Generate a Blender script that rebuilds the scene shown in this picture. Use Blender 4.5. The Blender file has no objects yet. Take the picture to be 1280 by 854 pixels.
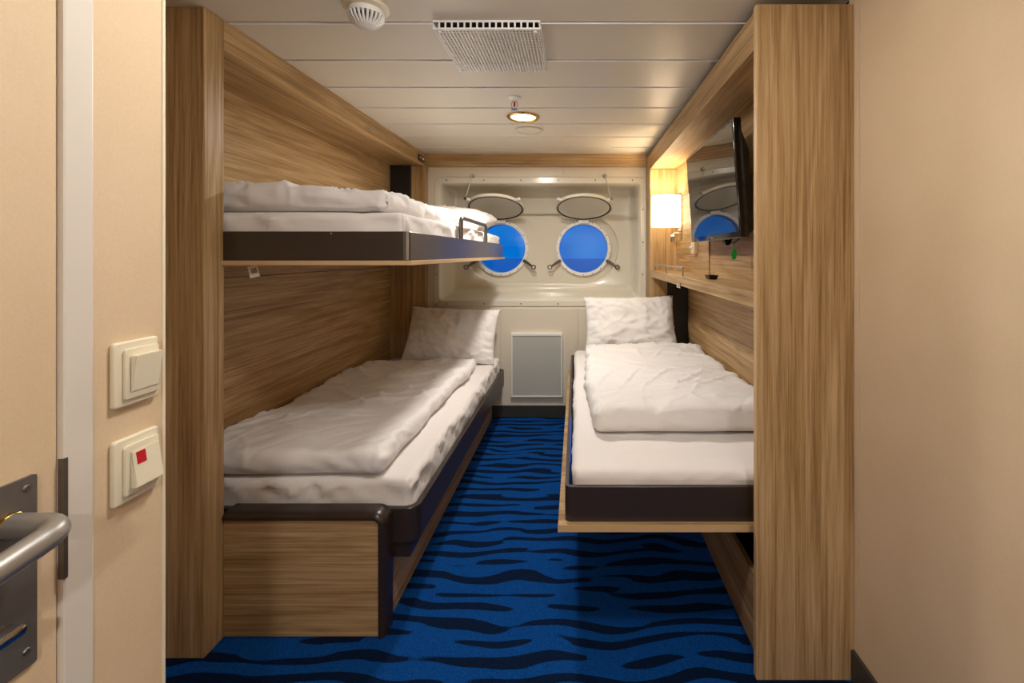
import bpy, bmesh, math, random
from mathutils import Vector, Matrix, noise

random.seed(7)
S = bpy.context.scene
COL = S.collection
PI = math.pi

# ------------------------------------------------------------------ camera
cd = bpy.data.cameras.new('camera')
cam = bpy.data.objects.new('camera', cd)
COL.objects.link(cam)
cam.location = (0, 0, 1.302)
cam.rotation_euler = (PI / 2, 0, 0)
cd.sensor_width = 36
cd.lens = 561 / 1280 * 36
cd.shift_x = -80 / 1280
cd.shift_y = -109 / 1280
cd.clip_start = 0.02
S.camera = cam

# ------------------------------------------------------------------ world: dusk-blue sky outside the portholes
w = bpy.data.worlds.new('dusk_sky')
S.world = w
w.use_nodes = True
bg = w.node_tree.nodes['Background']
_wn = w.node_tree
_tc = _wn.nodes.new('ShaderNodeTexCoord'); _n = _wn.nodes.new('ShaderNodeTexNoise')
_n.inputs['Scale'].default_value = 9; _n.inputs['Detail'].default_value = 5
_wn.links.new(_tc.outputs['Generated'], _n.inputs['Vector'])
_r = _wn.nodes.new('ShaderNodeValToRGB')
_r.color_ramp.elements[0].position = 0.35; _r.color_ramp.elements[0].color = (0.0, 0.15, 0.56, 1)
_r.color_ramp.elements[1].position = 0.70; _r.color_ramp.elements[1].color = (0.004, 0.25, 0.70, 1)
_wn.links.new(_n.outputs['Fac'], _r.inputs['Fac']); _wn.links.new(_r.outputs['Color'], bg.inputs['Color'])
bg.inputs['Strength'].default_value = 0.95

S.view_settings.view_transform = 'Standard'
S.view_settings.look = 'None'
S.view_settings.gamma = 1
S.view_settings.exposure = 0.2
S.view_settings.use_curve_mapping = False

# ------------------------------------------------------------------ ceiling lamps' light (fittings are built further down)
def lamp_light(name, loc, watts, size, color, spread=170):
    l = bpy.data.lights.new(name, 'AREA')
    l.shape = 'DISK'; l.size = size; l.energy = watts; l.color = color
    l.spread = math.radians(spread)
    o = bpy.data.objects.new(name, l)
    o.location = loc
    COL.objects.link(o)
    return o
lamp_light('cabin_downlight_light', (-0.306, 2.60, 2.085), 15.5, 0.14, (1.0, 0.945, 0.87))
lamp_light('corridor_fill_light', (0.25, -1.25, 2.085), 24, 0.16, (1.0, 0.965, 0.92))  # added unseen light behind the camera, lifts the shade under the bunk

# ------------------------------------------------------------------ materials
M = {}
def new_mat(name):
    m = bpy.data.materials.new(name); m.use_nodes = True
    nt = m.node_tree
    b = nt.nodes['Principled BSDF']
    M[name] = m
    return m, nt, b
def srgb(r, g, b):
    f = lambda c: (c / 255 / 12.92) if c / 255 <= 0.04045 else ((c / 255 + 0.055) / 1.055) ** 2.4
    return (f(r), f(g), f(b), 1)
def plain(name, col, rough=0.5, metal=0.0, spec=0.5, coat=0.0):
    m, nt, b = new_mat(name)
    b.inputs['Base Color'].default_value = col
    b.inputs['Roughness'].default_value = rough
    b.inputs['Metallic'].default_value = metal
    b.inputs['Specular IOR Level'].default_value = spec
    b.inputs['Coat Weight'].default_value = coat
    n = nt.nodes.new('ShaderNodeTexNoise'); n.inputs['Scale'].default_value = 60
    tc = nt.nodes.new('ShaderNodeTexCoord')
    nt.links.new(tc.outputs['Object'], n.inputs['Vector'])
    mr = nt.nodes.new('ShaderNodeMapRange')
    mr.inputs['To Min'].default_value = max(0.02, rough - 0.04); mr.inputs['To Max'].default_value = min(1, rough + 0.04)
    nt.links.new(n.outputs['Fac'], mr.inputs['Value'])
    nt.links.new(mr.outputs['Result'], b.inputs['Roughness'])
    return m
def math_node(nt, op, a, b=None, c=None):
    n = nt.nodes.new('ShaderNodeMath'); n.operation = op
    for i, v in enumerate((a, b, c)):
        if v is None: continue
        if isinstance(v, (int, float)): n.inputs[i].default_value = v
        else: nt.links.new(v, n.inputs[i])
    return n.outputs[0]
def ramp(nt, fac, stops):
    r = nt.nodes.new('ShaderNodeValToRGB')
    el = r.color_ramp.elements
    while len(el) < len(stops): el.new(0.5)
    for e, (p, c) in zip(el, stops):
        e.position = p; e.color = c
    nt.links.new(fac, r.inputs['Fac'])
    return r.outputs['Color']
def wood(name, axis, dark, mid, light, rough=0.42):
    m, nt, b = new_mat(name)
    tc = nt.nodes.new('ShaderNodeTexCoord')
    def mapped(along, across):
        mp = nt.nodes.new('ShaderNodeMapping')
        mp.inputs['Scale'].default_value = [along if a == axis else across for a in 'XYZ']
        nt.links.new(tc.outputs['Object'], mp.inputs['Vector'])
        return mp.outputs['Vector']
    def nz(along, across, detail, rough_, dist):
        n = nt.nodes.new('ShaderNodeTexNoise')
        n.inputs['Scale'].default_value = 1; n.inputs['Detail'].default_value = detail
        n.inputs['Roughness'].default_value = rough_; n.inputs['Distortion'].default_value = dist
        nt.links.new(mapped(along, across), n.inputs['Vector'])
        return n.outputs['Fac']
    broad = nz(0.9, 16, 2, 0.5, 1.6)
    streak = nz(1.8, 120, 4, 0.65, 0.5)
    fine = nz(10, 480, 2, 0.6, 0.0)
    v = math_node(nt, 'MULTIPLY', broad, 0.40)
    v = math_node(nt, 'MULTIPLY_ADD', streak, 0.52, v)
    v = math_node(nt, 'MULTIPLY_ADD', fine, 0.20, v)
    c = ramp(nt, v, [(0.42, dark), (0.55, mid), (0.69, light)])
    nt.links.new(c, b.inputs['Base Color'])
    b.inputs['Roughness'].default_value = rough
    b.inputs['Specular IOR Level'].default_value = 0.35
    bp = nt.nodes.new('ShaderNodeBump'); bp.inputs['Strength'].default_value = 0.12; bp.inputs['Distance'].default_value = 0.001
    nt.links.new(v, bp.inputs['Height']); nt.links.new(bp.outputs['Normal'], b.inputs['Normal'])
    return m
OD, OM, OL = srgb(136, 103, 62), srgb(175, 142, 97), srgb(203, 172, 130)
for ax in 'XYZ': wood('oak_' + ax, ax, OD, OM, OL)
plain('oak_edge', srgb(206, 172, 126), 0.5)

def wall_paper(name, col, col2):
    m, nt, b = new_mat(name)
    tc = nt.nodes.new('ShaderNodeTexCoord')
    n = nt.nodes.new('ShaderNodeTexNoise'); n.inputs['Scale'].default_value = 3.5; n.inputs['Detail'].default_value = 6
    nt.links.new(tc.outputs['Object'], n.inputs['Vector'])
    mp = nt.nodes.new('ShaderNodeMapping'); mp.inputs['Scale'].default_value = (420, 420, 300)
    nt.links.new(tc.outputs['Object'], mp.inputs['Vector'])
    n2 = nt.nodes.new('ShaderNodeTexNoise'); n2.inputs['Scale'].default_value = 1; n2.inputs['Detail'].default_value = 2
    nt.links.new(mp.outputs['Vector'], n2.inputs['Vector'])
    v = math_node(nt, 'MULTIPLY_ADD', n2.outputs['Fac'], 0.4, math_node(nt, 'MULTIPLY', n.outputs['Fac'], 0.6))
    c = ramp(nt, v, [(0.35, col2), (0.62, col)])
    nt.links.new(c, b.inputs['Base Color'])
    b.inputs['Roughness'].default_value = 0.55
    b.inputs['Specular IOR Level'].default_value = 0.3
    return m
wall_paper('wall_vinyl', srgb(224, 200, 167), srgb(216, 190, 155))
wall_paper('door_laminate', srgb(224, 200, 166), srgb(216, 191, 156))
plain('back_wall_paint', srgb(224, 213, 194), 0.4)
plain('surround_gelcoat', srgb(226, 219, 202), 0.18, coat=0.3)
plain('ceiling_metal', srgb(222, 214, 199), 0.35)
plain('door_frame_paint', srgb(222, 214, 202), 0.35)
plain('white_plastic', srgb(242, 241, 238), 0.35)
plain('white_paint', srgb(244, 243, 240), 0.3)
plain('ivory_plastic', srgb(232, 222, 196), 0.3)
plain('switch_groove', srgb(170, 155, 125), 0.5)
plain('red_plastic', srgb(190, 22, 40), 0.25)
plain('grey_panel', srgb(188, 187, 180), 0.35)
plain('dark_laminate', srgb(50, 38, 31), 0.36, spec=0.7)
plain('bunk_laminate', srgb(44, 33, 28), 0.32, spec=0.7, coat=0.45)
M['bunk_laminate'].node_tree.nodes['Principled BSDF'].inputs['Coat Roughness'].default_value = 0.22
plain('dark_edging', srgb(50, 38, 31), 0.30)
plain('black_metal', srgb(28, 26, 26), 0.4)
plain('black_plastic', srgb(14, 14, 16), 0.25)
plain('black_gloss', srgb(10, 10, 13), 0.12, coat=0.5)
plain('gasket_rubber', srgb(22, 20, 20), 0.6)
plain('shadow_gap', srgb(30, 26, 22), 0.9)
plain('baseboard_dark', srgb(56, 54, 50), 0.45)
plain('chrome', srgb(205, 205, 205), 0.12, metal=1)
plain('satin_steel', srgb(172, 168, 162), 0.38, metal=0.75)
plain('dark_steel', srgb(112, 106, 100), 0.35, metal=0.8)
plain('plate_steel', srgb(120, 115, 110), 0.42, metal=0.6)
plain('brass', srgb(212, 168, 70), 0.15, metal=1)
plain('green_plastic', srgb(10, 150, 50), 0.35)
plain('blue_strip', srgb(10, 90, 230), 0.45)
plain('thermo_box', srgb(225, 205, 165), 0.4)
plain('hull_paint', srgb(200, 198, 190), 0.5)
plain('tag_paper', srgb(235, 232, 222), 0.6)
plain('tag_ink', srgb(40, 38, 36), 0.6)

def cotton(name, col):
    m, nt, b = new_mat(name)
    b.inputs['Base Color'].default_value = col
    b.inputs['Roughness'].default_value = 0.85
    b.inputs['Specular IOR Level'].default_value = 0.2
    b.inputs['Sheen Weight'].default_value = 0.15
    tc = nt.nodes.new('ShaderNodeTexCoord')
    n = nt.nodes.new('ShaderNodeTexNoise'); n.inputs['Scale'].default_value = 4.5; n.inputs['Detail'].default_value = 4
    n.noise_type = 'RIDGED_MULTIFRACTAL'; n.inputs['Distortion'].default_value = 0.9; n.normalize = True
    n2 = nt.nodes.new('ShaderNodeTexNoise'); n2.inputs['Scale'].default_value = 16; n2.inputs['Detail'].default_value = 4; n2.inputs['Distortion'].default_value = 0.8
    mp = nt.nodes.new('ShaderNodeMapping'); mp.inputs['Rotation'].default_value = (0.3, 0.2, 0.6); mp.inputs['Scale'].default_value = (1.0, 1.9, 1.3)
    nt.links.new(tc.outputs['Object'], mp.inputs['Vector'])
    nt.links.new(mp.outputs['Vector'], n.inputs['Vector']); nt.links.new(tc.outputs['Object'], n2.inputs['Vector'])
    hgt = math_node(nt, 'MULTIPLY_ADD', n.outputs['Fac'], 0.8, math_node(nt, 'MULTIPLY', n2.outputs['Fac'], 0.22))
    bp = nt.nodes.new('ShaderNodeBump'); bp.inputs['Strength'].default_value = 0.45; bp.inputs['Distance'].default_value = 0.010
    nt.links.new(hgt, bp.inputs['Height']); nt.links.new(bp.outputs['Normal'], b.inputs['Normal'])
    return m
cotton('cotton_sheet', srgb(232, 226, 222))
cotton('cotton_duvet', srgb(236, 232, 229))
cotton('cotton_pillow', srgb(234, 230, 226))

# carpet: dark tapering strokes on blue pile
def carpet():
    m, nt, b = new_mat('carpet_blue')
    tc = nt.nodes.new('ShaderNodeTexCoord')
    def nz(sx, sy, detail=1.0, off=0.0):
        mp = nt.nodes.new('ShaderNodeMapping'); mp.inputs['Scale'].default_value = (sx, sy, 1); mp.inputs['Location'].default_value = (off, off * 1.7, 0)
        nt.links.new(tc.outputs['Object'], mp.inputs['Vector'])
        n = nt.nodes.new('ShaderNodeTexNoise'); n.inputs['Scale'].default_value = 1; n.inputs['Detail'].default_value = detail
        nt.links.new(mp.outputs['Vector'], n.inputs['Vector'])
        return n.outputs['Fac']
    sep = nt.nodes.new('ShaderNodeSeparateXYZ'); nt.links.new(tc.outputs['Object'], sep.inputs[0])
    warp = math_node(nt, 'MULTIPLY', nz(2.4, 2.6, 1, 3.1), 1.9)
    warp = math_node(nt, 'MULTIPLY_ADD', nz(4.5, 8.0, 0, 6.4), 0.9, warp)
    p = math_node(nt, 'MULTIPLY_ADD', sep.outputs['Y'], 1 / 0.074, warp)
    s = math_node(nt, 'SINE', math_node(nt, 'MULTIPLY', p, 2 * PI))
    mr = nt.nodes.new('ShaderNodeMapRange'); mr.inputs['From Min'].default_value = 0.30; mr.inputs['From Max'].default_value = 0.52
    mr.inputs['To Min'].default_value = -1.3; mr.inputs['To Max'].default_value = 0.22
    nt.links.new(nz(3.6, 19, 0.3, 9.7), mr.inputs['Value'])
    v = math_node(nt, 'ADD', s, mr.outputs['Result'])
    edge = nt.nodes.new('ShaderNodeTexNoise'); edge.inputs['Scale'].default_value = 260
    nt.links.new(tc.outputs['Object'], edge.inputs['Vector'])
    v = math_node(nt, 'ADD', v, math_node(nt, 'MULTIPLY_ADD', edge.outputs['Fac'], 0.3, -0.15))
    f = nt.nodes.new('ShaderNodeMapRange'); f.inputs['From Min'].default_value = 0.06; f.inputs['From Max'].default_value = 0.22
    nt.links.new(v, f.inputs['Value'])
    pile = nt.nodes.new('ShaderNodeTexNoise'); pile.inputs['Scale'].default_value = 380; pile.inputs['Detail'].default_value = 2
    nt.links.new(tc.outputs['Object'], pile.inputs['Vector'])
    lightc = ramp(nt, pile.outputs['Fac'], [(0.35, srgb(2, 50, 112)), (0.62, srgb(6, 76, 150))])
    darkc = ramp(nt, pile.outputs['Fac'], [(0.35, srgb(3, 18, 42)), (0.65, srgb(6, 30, 64))])
    mx = nt.nodes.new('ShaderNodeMix'); mx.data_type = 'RGBA'
    nt.links.new(f.outputs['Result'], mx.inputs[0]); nt.links.new(lightc, mx.inputs[6]); nt.links.new(darkc, mx.inputs[7])
    nt.links.new(mx.outputs[2], b.inputs['Base Color'])
    b.inputs['Roughness'].default_value = 0.95; b.inputs['Specular IOR Level'].default_value = 0.1
    bp = nt.nodes.new('ShaderNodeBump'); bp.inputs['Strength'].default_value = 0.6; bp.inputs['Distance'].default_value = 0.004
    nt.links.new(pile.outputs['Fac'], bp.inputs['Height']); nt.links.new(bp.outputs['Normal'], b.inputs['Normal'])
carpet()

def emit(name, col, strength):
    m, nt, b = new_mat(name)
    b.inputs['Base Color'].default_value = (0.9, 0.9, 0.9, 1)
    b.inputs['Emission Color'].default_value = col
    b.inputs['Emission Strength'].default_value = strength
    tc = nt.nodes.new('ShaderNodeTexCoord')
    n = nt.nodes.new('ShaderNodeTexNoise'); n.inputs['Scale'].default_value = 30
    nt.links.new(tc.outputs['Object'], n.inputs['Vector'])
    bp = nt.nodes.new('ShaderNodeBump'); bp.inputs['Strength'].default_value = 0.05
    nt.links.new(n.outputs['Fac'], bp.inputs['Height']); nt.links.new(bp.outputs['Normal'], b.inputs['Normal'])
emit('opal_lit', (1.0, 0.965, 0.92, 1), 78.0)  # glow of the added entrance dome
emit('lamp_lens', (1.0, 0.95, 0.85, 1), 6.0)
emit('lamp_shade_lit', (1.0, 0.80, 0.52, 1), 4.2)

def glass():
    m, nt, b = new_mat('port_glass')
    out = nt.nodes['Material Output']
    tr = nt.nodes.new('ShaderNodeBsdfTransparent'); tr.inputs['Color'].default_value = (0.86, 0.93, 1, 1)
    gl = nt.nodes.new('ShaderNodeBsdfGlossy'); gl.inputs['Roughness'].default_value = 0.04
    fr = nt.nodes.new('ShaderNodeFresnel'); fr.inputs['IOR'].default_value = 1.5
    mx = nt.nodes.new('ShaderNodeMixShader')
    nt.links.new(fr.outputs[0], mx.inputs[0]); nt.links.new(tr.outputs[0], mx.inputs[1]); nt.links.new(gl.outputs[0], mx.inputs[2])
    nt.links.new(mx.outputs[0], out.inputs['Surface'])
glass()
m, nt, b = new_mat('sea_water')
b.inputs['Base Color'].default_value = (0.0, 0.14, 0.50, 1); b.inputs['Roughness'].default_value = 0.25
tc = nt.nodes.new('ShaderNodeTexCoord'); n = nt.nodes.new('ShaderNodeTexNoise'); n.inputs['Scale'].default_value = 0.6; n.inputs['Detail'].default_value = 5
nt.links.new(tc.outputs['Object'], n.inputs['Vector'])
bp = nt.nodes.new('ShaderNodeBump'); bp.inputs['Strength'].default_value = 0.6; bp.inputs['Distance'].default_value = 0.3
nt.links.new(n.outputs['Fac'], bp.inputs['Height']); nt.links.new(bp.outputs['Normal'], b.inputs['Normal'])
m, nt, b = new_mat('tv_glass')
b.inputs['Base Color'].default_value = (0.012, 0.012, 0.013, 1); b.inputs['Roughness'].default_value = 0.03
b.inputs['Specular IOR Level'].default_value = 1.0; b.inputs['IOR'].default_value = 1.9

# ------------------------------------------------------------------ mesh helpers (vertices in metres, world frame)
ORG = {}
def obj(name, bm, mat, parent=None, smooth=False, auto=None):
    bmesh.ops.recalc_face_normals(bm, faces=bm.faces)
    me = bpy.data.meshes.new(name)
    xs = [v.co.x for v in bm.verts]; ys = [v.co.y for v in bm.verts]; zs = [v.co.z for v in bm.verts]
    org = Vector(((min(xs) + max(xs)) / 2, (min(ys) + max(ys)) / 2, min(zs)))
    bmesh.ops.translate(bm, verts=bm.verts, vec=-org)
    bm.to_mesh(me); bm.free()
    if smooth:
        for p in me.polygons: p.use_smooth = True
        if auto:
            me.set_sharp_from_angle(angle=math.radians(auto))
    me.materials.append(M[mat])
    o = bpy.data.objects.new(name, me)
    COL.objects.link(o)
    if parent is not None:
        o.parent = parent
        o.location = org - ORG[parent.name]
    else:
        o.location = org
    ORG[o.name] = org
    return o
def thing(name, label, cat, loc, group=None):
    o = bpy.data.objects.new(name, None)
    o.empty_display_size = 0.1
    COL.objects.link(o)
    o.location = loc; ORG[o.name] = Vector(loc)
    return tag(o, label, cat, group)
def tag(o, label, cat, group=None):
    o['label'] = label; o['category'] = cat
    if group: o['group'] = group
    return o
def struct(o, label=None):
    o['kind'] = 'structure'
    if label: o['label'] = label
    return o
def sroot(name, loc, label=None):
    o = bpy.data.objects.new(name, None); o.empty_display_size = 0.1
    COL.objects.link(o); o.location = loc; ORG[o.name] = Vector(loc)
    return struct(o, label)

def add_box(bm, x0, x1, y0, y1, z0, z1, bev=0.0, seg=2):
    vs = [bm.verts.new((x, y, z)) for x in (x0, x1) for y in (y0, y1) for z in (z0, z1)]
    F = [(0, 1, 3, 2), (4, 6, 7, 5), (0, 4, 5, 1), (2, 3, 7, 6), (0, 2, 6, 4), (1, 5, 7, 3)]
    fs = [bm.faces.new([vs[i] for i in f]) for f in F]
    if bev > 0:
        es = {e for f in fs for e in f.edges}
        bmesh.ops.bevel(bm, geom=list(es), offset=bev, segments=seg, profile=0.5, affect='EDGES')
def box(x0, x1, y0, y1, z0, z1, bev=0.0, seg=2):
    bm = bmesh.new(); add_box(bm, x0, x1, y0, y1, z0, z1, bev, seg); return bm
def round_rect(x0, x1, y0, y1, r, n=6, corners=(1, 1, 1, 1)):
    """corners: (x0,y0),(x1,y0),(x1,y1),(x0,y1)"""
    pts = []
    C = [(x0, y0, PI), (x1, y0, 1.5 * PI), (x1, y1, 0), (x0, y1, 0.5 * PI)]
    for k, (cx, cy, a0) in enumerate(C):
        if not corners[k]: pts.append((cx, cy)); continue
        sx = 1 if cx == x0 else -1; sy = 1 if cy == y0 else -1
        for i in range(n + 1):
            a = a0 + PI / 2 * i / n
            pts.append((cx + sx * r + r * math.cos(a), cy + sy * r + r * math.sin(a)))
    return pts
def add_prism(bm, pts, a, b_, plane='XY', bev=0.0, seg=2, caps=True):
    """pts in a plane, extruded from a to b_ along the third axis."""
    def mk(p, h):
        return {'XY': (p[0], p[1], h), 'XZ': (p[0], h, p[1]), 'YZ': (h, p[0], p[1])}[plane]
    A = [bm.verts.new(mk(p, a)) for p in pts]; B = [bm.verts.new(mk(p, b_)) for p in pts]
    n = len(pts)
    fs = [bm.faces.new((A[i], A[(i + 1) % n], B[(i + 1) % n], B[i])) for i in range(n)]
    if caps:
        f1 = bm.faces.new(A); f2 = bm.faces.new(B[::-1])
        if bev:
            es = list(f1.edges) + list(f2.edges)
            bmesh.ops.bevel(bm, geom=es, offset=bev, segments=seg, profile=0.5, affect='EDGES')
def prism(*a, **k):
    bm = bmesh.new(); add_prism(bm, *a, **k); return bm
def add_tube(bm, pts, r, n=10, caps=True):
    pts = [Vector(p) for p in pts]
    rings = []; prev = None
    for i, p in enumerate(pts):
        t = (pts[min(i + 1, len(pts) - 1)] - pts[max(i - 1, 0)]).normalized()
        if prev is None:
            u = t.orthogonal().normalized()
        else:
            u = (prev - t * prev.dot(t)).normalized()
        prev = u; v = t.cross(u)
        rr = r[i] if isinstance(r, (list, tuple)) else r
        rings.append([bm.verts.new(p + (u * math.cos(2 * PI * k / n) + v * math.sin(2 * PI * k / n)) * rr) for k in range(n)])
    for a, b_ in zip(rings, rings[1:]):
        for k in range(n): bm.faces.new((a[k], a[(k + 1) % n], b_[(k + 1) % n], b_[k]))
    if caps:
        bm.faces.new(rings[0][::-1]); bm.faces.new(rings[-1])
def tube(pts, r, n=10):
    bm = bmesh.new(); add_tube(bm, pts, r, n); return bm
def fillet(pts, r, n=5):
    """round the inner corners of a polyline"""
    pts = [Vector(p) for p in pts]; out = [pts[0]]
    for a, p, c in zip(pts, pts[1:], pts[2:]):
        d1 = (a - p).normalized(); d2 = (c - p).normalized()
        rr = min(r, (a - p).length * 0.49, (c - p).length * 0.49)
        s, e = p + d1 * rr, p + d2 * rr
        for i in range(n + 1):
            t = i / n
            out.append(s * (1 - t) ** 2 + p * 2 * t * (1 - t) + e * t * t)
    out.append(pts[-1]); return out
def add_lathe(bm, prof, centre, axis='Z', n=32, mat=None):
    """prof: [(r, h)] revolved about the axis through centre"""
    c = Vector(centre); rings = []
    for r, h in prof:
        ring = []
        for k in range(n):
            a = 2 * PI * k / n; x, y = r * math.cos(a), r * math.sin(a)
            p = {'Z': (x, y, h), 'Y': (x, h, y), 'X': (h, x, y)}[axis]
            p = Vector(p)
            if mat is not None: p = mat @ p
            ring.append(bm.verts.new(c + p))
        rings.append(ring)
    for a, b_ in zip(rings, rings[1:]):
        for k in range(n): bm.faces.new((a[k], a[(k + 1) % n], b_[(k + 1) % n], b_[k]))
    if prof[0][0] > 1e-6: bm.faces.new(rings[0][::-1])
    if prof[-1][0] > 1e-6: bm.faces.new(rings[-1])
    bmesh.ops.remove_doubles(bm, verts=bm.verts, dist=1e-6)
def lathe(*a, **k):
    bm = bmesh.new(); add_lathe(bm, *a, **k); return bm
def ring_lathe(r0, r1, h0, h1, centre, axis='Y', n=48, bev=0.003, mat=None):
    """a flat ring of rectangular section with bevelled rims, closed"""
    bm = bmesh.new(); c = Vector(centre)
    prof = [(r0, h0 + bev), (r0 + bev, h0), (r1 - bev, h0), (r1, h0 + bev), (r1, h1 - bev), (r1 - bev, h1), (r0 + bev, h1), (r0, h1 - bev)]
    rings = []
    for r, h in prof:
        ring = []
        for k in range(n):
            a = 2 * PI * k / n; x, y = r * math.cos(a), r * math.sin(a)
            p = Vector({'Z': (x, y, h), 'Y': (x, h, y), 'X': (h, x, y)}[axis])
            if mat is not None: p = mat @ p
            ring.append(bm.verts.new(c + p))
        rings.append(ring)
    m_ = len(rings)
    for i in range(m_):
        a, b_ = rings[i], rings[(i + 1) % m_]
        for k in range(n): bm.faces.new((a[k], a[(k + 1) % n], b_[(k + 1) % n], b_[k]))
    return bm
def planar_fill(bm, loops):
    """fill a planar region with holes; loops of coordinates"""
    es = []
    for lp in loops:
        vs = [bm.verts.new(p) for p in lp]
        for i in range(len(vs)): es.append(bm.edges.new((vs[i], vs[(i + 1) % len(vs)])))
    bmesh.ops.triangle_fill(bm, use_beauty=True, use_dissolve=False, edges=es)

def soft_box(x0, x1, y0, y1, z0, z1, r, step, disp):
    """a rounded slab on a fine grid; disp(p, n) -> offset vector"""
    bm = bmesh.new(); key = {}
    L = [(x0, x1), (y0, y1), (z0, z1)]
    def axis_pts(a):
        lo, hi = L[a]; n = max(3, int((hi - lo) / step)); 
        pts = [lo + (hi - lo) * i / n for i in range(n + 1)]
        # extra samples in the rounded rims
        k = 4
        rim = [lo + r * (1 - math.cos(PI / 2 * i / k)) for i in range(k)] + [hi - r * (1 - math.cos(PI / 2 * i / k)) for i in range(k)]
        mid = [p for p in pts if lo + r < p < hi - r]
        return sorted(set([round(p, 6) for p in rim + mid + [lo, hi, lo + r, hi - r]]))
    A = [axis_pts(a) for a in range(3)]
    def vert(p):
        kx = tuple(round(c, 5) for c in p)
        if kx in key: return key[kx]
        q = Vector([min(max(p[i], L[i][0] + r), L[i][1] - r) for i in range(3)])
        d = Vector(p) - q
        n = d.normalized()
        pos = q + n * r
        v = bm.verts.new(pos + disp(pos, n)); key[kx] = v
        return v
    for a in range(3):
        b_, c = (a + 1) % 3, (a + 2) % 3
        for s in range(2):
            for i in range(len(A[b_]) - 1):
                for j in range(len(A[c]) - 1):
                    q = []
                    for (di, dj) in ((0, 0), (1, 0), (1, 1), (0, 1)):
                        p = [0, 0, 0]; p[a] = L[a][s]; p[b_] = A[b_][i + di]; p[c] = A[c][j + dj]
                        q.append(vert(p))
                    if len(set(q)) == 4:
                        try: bm.faces.new(q)
                        except ValueError: pass
    return bm
def ridge(x, y, z=0.0, p=5):
    return (1 - min(1, abs(noise.noise(Vector((x, y, z)))) * 2.0)) ** p

# ================================================================== THE SETTING
CZ = 2.10
# floor
struct(obj('floor', box(-1.62, 1.40, -2.05, 3.62, -0.03, 0.0), 'carpet_blue'))
# ceiling: metal planks with a shadow joint between them
ceil = struct(obj('ceiling', box(-1.62, 1.40, -2.05, 3.62, CZ + 0.024, CZ + 0.05), 'shadow_gap'))
def plank_mesh(y0, y1):
    prof = [(y0 + 0.012, CZ + 0.022), (y0 + 0.012, CZ + 0.003), (y0 + 0.013, CZ), (y1 - 0.003, CZ), (y1 - 0.0015, CZ + 0.003), (y1 - 0.0015, CZ + 0.022)]
    bm = bmesh.new()
    A = [bm.verts.new((-1.60, p[0], p[1])) for p in prof]; B = [bm.verts.new((0.86 if y0 > -0.6 else 1.39, p[0], p[1])) for p in prof]
    n = len(prof)
    for i in range(n): bm.faces.new((A[i], A[(i + 1) % n], B[(i + 1) % n], B[i]))
    bm.faces.new(A); bm.faces.new(B[::-1])
    return bm
y = 1.541 - 12 * 0.30
while y < 3.59:
    y0 = max(y, -2.0); y1 = min(y + 0.30, 3.595)
    obj('ceiling_plank', plank_mesh(y0, y1), 'ceiling_metal', ceil)
    if -0.6 < y0 < 3.5: obj('joint_strip', box(-1.60, 0.855, y0 + 0.0055, y0 + 0.0115, CZ - 0.003, CZ + 0.012), 'white_paint', ceil)
    y += 0.30

# left entry wall, with the door in it (x = -0.65 faces the aisle)
WL = -0.65
wl = sroot('wall_left', (WL, 0.65, 0))
obj('wall_panel', box(WL - 0.05, WL, 0.602, 0.707, 0, CZ), 'wall_vinyl', wl)
obj('corner_edge', box(WL - 0.004, WL + 0.0015, 0.704, 0.709, 0, CZ), 'ivory_plastic', wl)
obj('return_panel', box(-1.62, WL - 0.05, 0.667, 0.707, 0, CZ), 'wall_vinyl', wl)
obj('side_panel', box(-1.62, -1.60, 0.707, 3.62, 0, CZ), 'wall_vinyl', wl)
d1 = sroot('door_1', (WL, 0.20, 0))
obj('door_leaf', box(WL - 0.045, WL - 0.004, -0.24, 0.5655, 0.01, 2.02, 0.001), 'door_laminate', d1)
fr = obj('door_frame', box(WL - 0.05, WL + 0.003, 0.566, 0.603, 0, CZ, 0.003), 'door_frame_paint', d1)
obj('door_frame', box(WL - 0.05, WL + 0.003, -0.30, -0.245, 0, CZ, 0.003), 'door_frame_paint', d1)
obj('door_frame', box(WL - 0.05, WL + 0.003, -0.30, 0.60, 2.03, CZ, 0.003), 'door_frame_paint', d1)
obj('wall_panel', box(WL - 0.05, WL, -0.60, -0.30, 0, CZ), 'wall_vinyl', wl)
# strike plate on the frame
obj('strike_plate', box(WL - 0.003, WL + 0.0045, 0.5655, 0.5705, 0.892, 1.044), 'dark_steel', fr)
# lock plate + lever
PX = WL - 0.004
pl = obj('lock_plate', prism(round_rect(0.40, 0.5415, 0.812, 1.038, 0.003, 3), PX, PX + 0.004, 'YZ'), 'plate_steel', d1)
for (yy, zz) in ((0.531, 1.025), (0.531, 0.832), (0.4875, 1.025)):
    obj('screw', lathe([(0.0001, 0.0015), (0.003, 0.0015), (0.0042, 0), ], (PX + 0.004, yy, zz), 'X', 14), 'dark_steel', pl)
HZ = 0.990
obj('rose_collar', lathe([(0.0145, 0), (0.0145, 0.004), (0.0125, 0.006)], (PX + 0.004, 0.515, HZ), 'X', 24), 'brass', d1)
lever = fillet([(PX + 0.004, 0.515, HZ), (WL + 0.066, 0.513, HZ + 0.001), (WL + 0.071, 0.40, HZ - 0.012), (WL + 0.030, 0.375, HZ - 0.012)], 0.026, 8)
obj('lever_handle', tube(lever, 0.0138, 18), 'satin_steel', d1, True, 50)
th = obj('key_cylinder', lathe([(0.012, 0), (0.012, 0.010), (0.010, 0.013)], (PX + 0.004, 0.492, 0.880), 'X', 20), 'dark_steel', d1, True, 40)
bmk = prism(round_rect(0.476, 0.508, 0.874, 0.886, 0.005, 4), PX + 0.014, PX + 0.034, 'YZ', 0.002)
obj('thumb_turn', bmk, 'chrome', th, True, 40)

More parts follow.
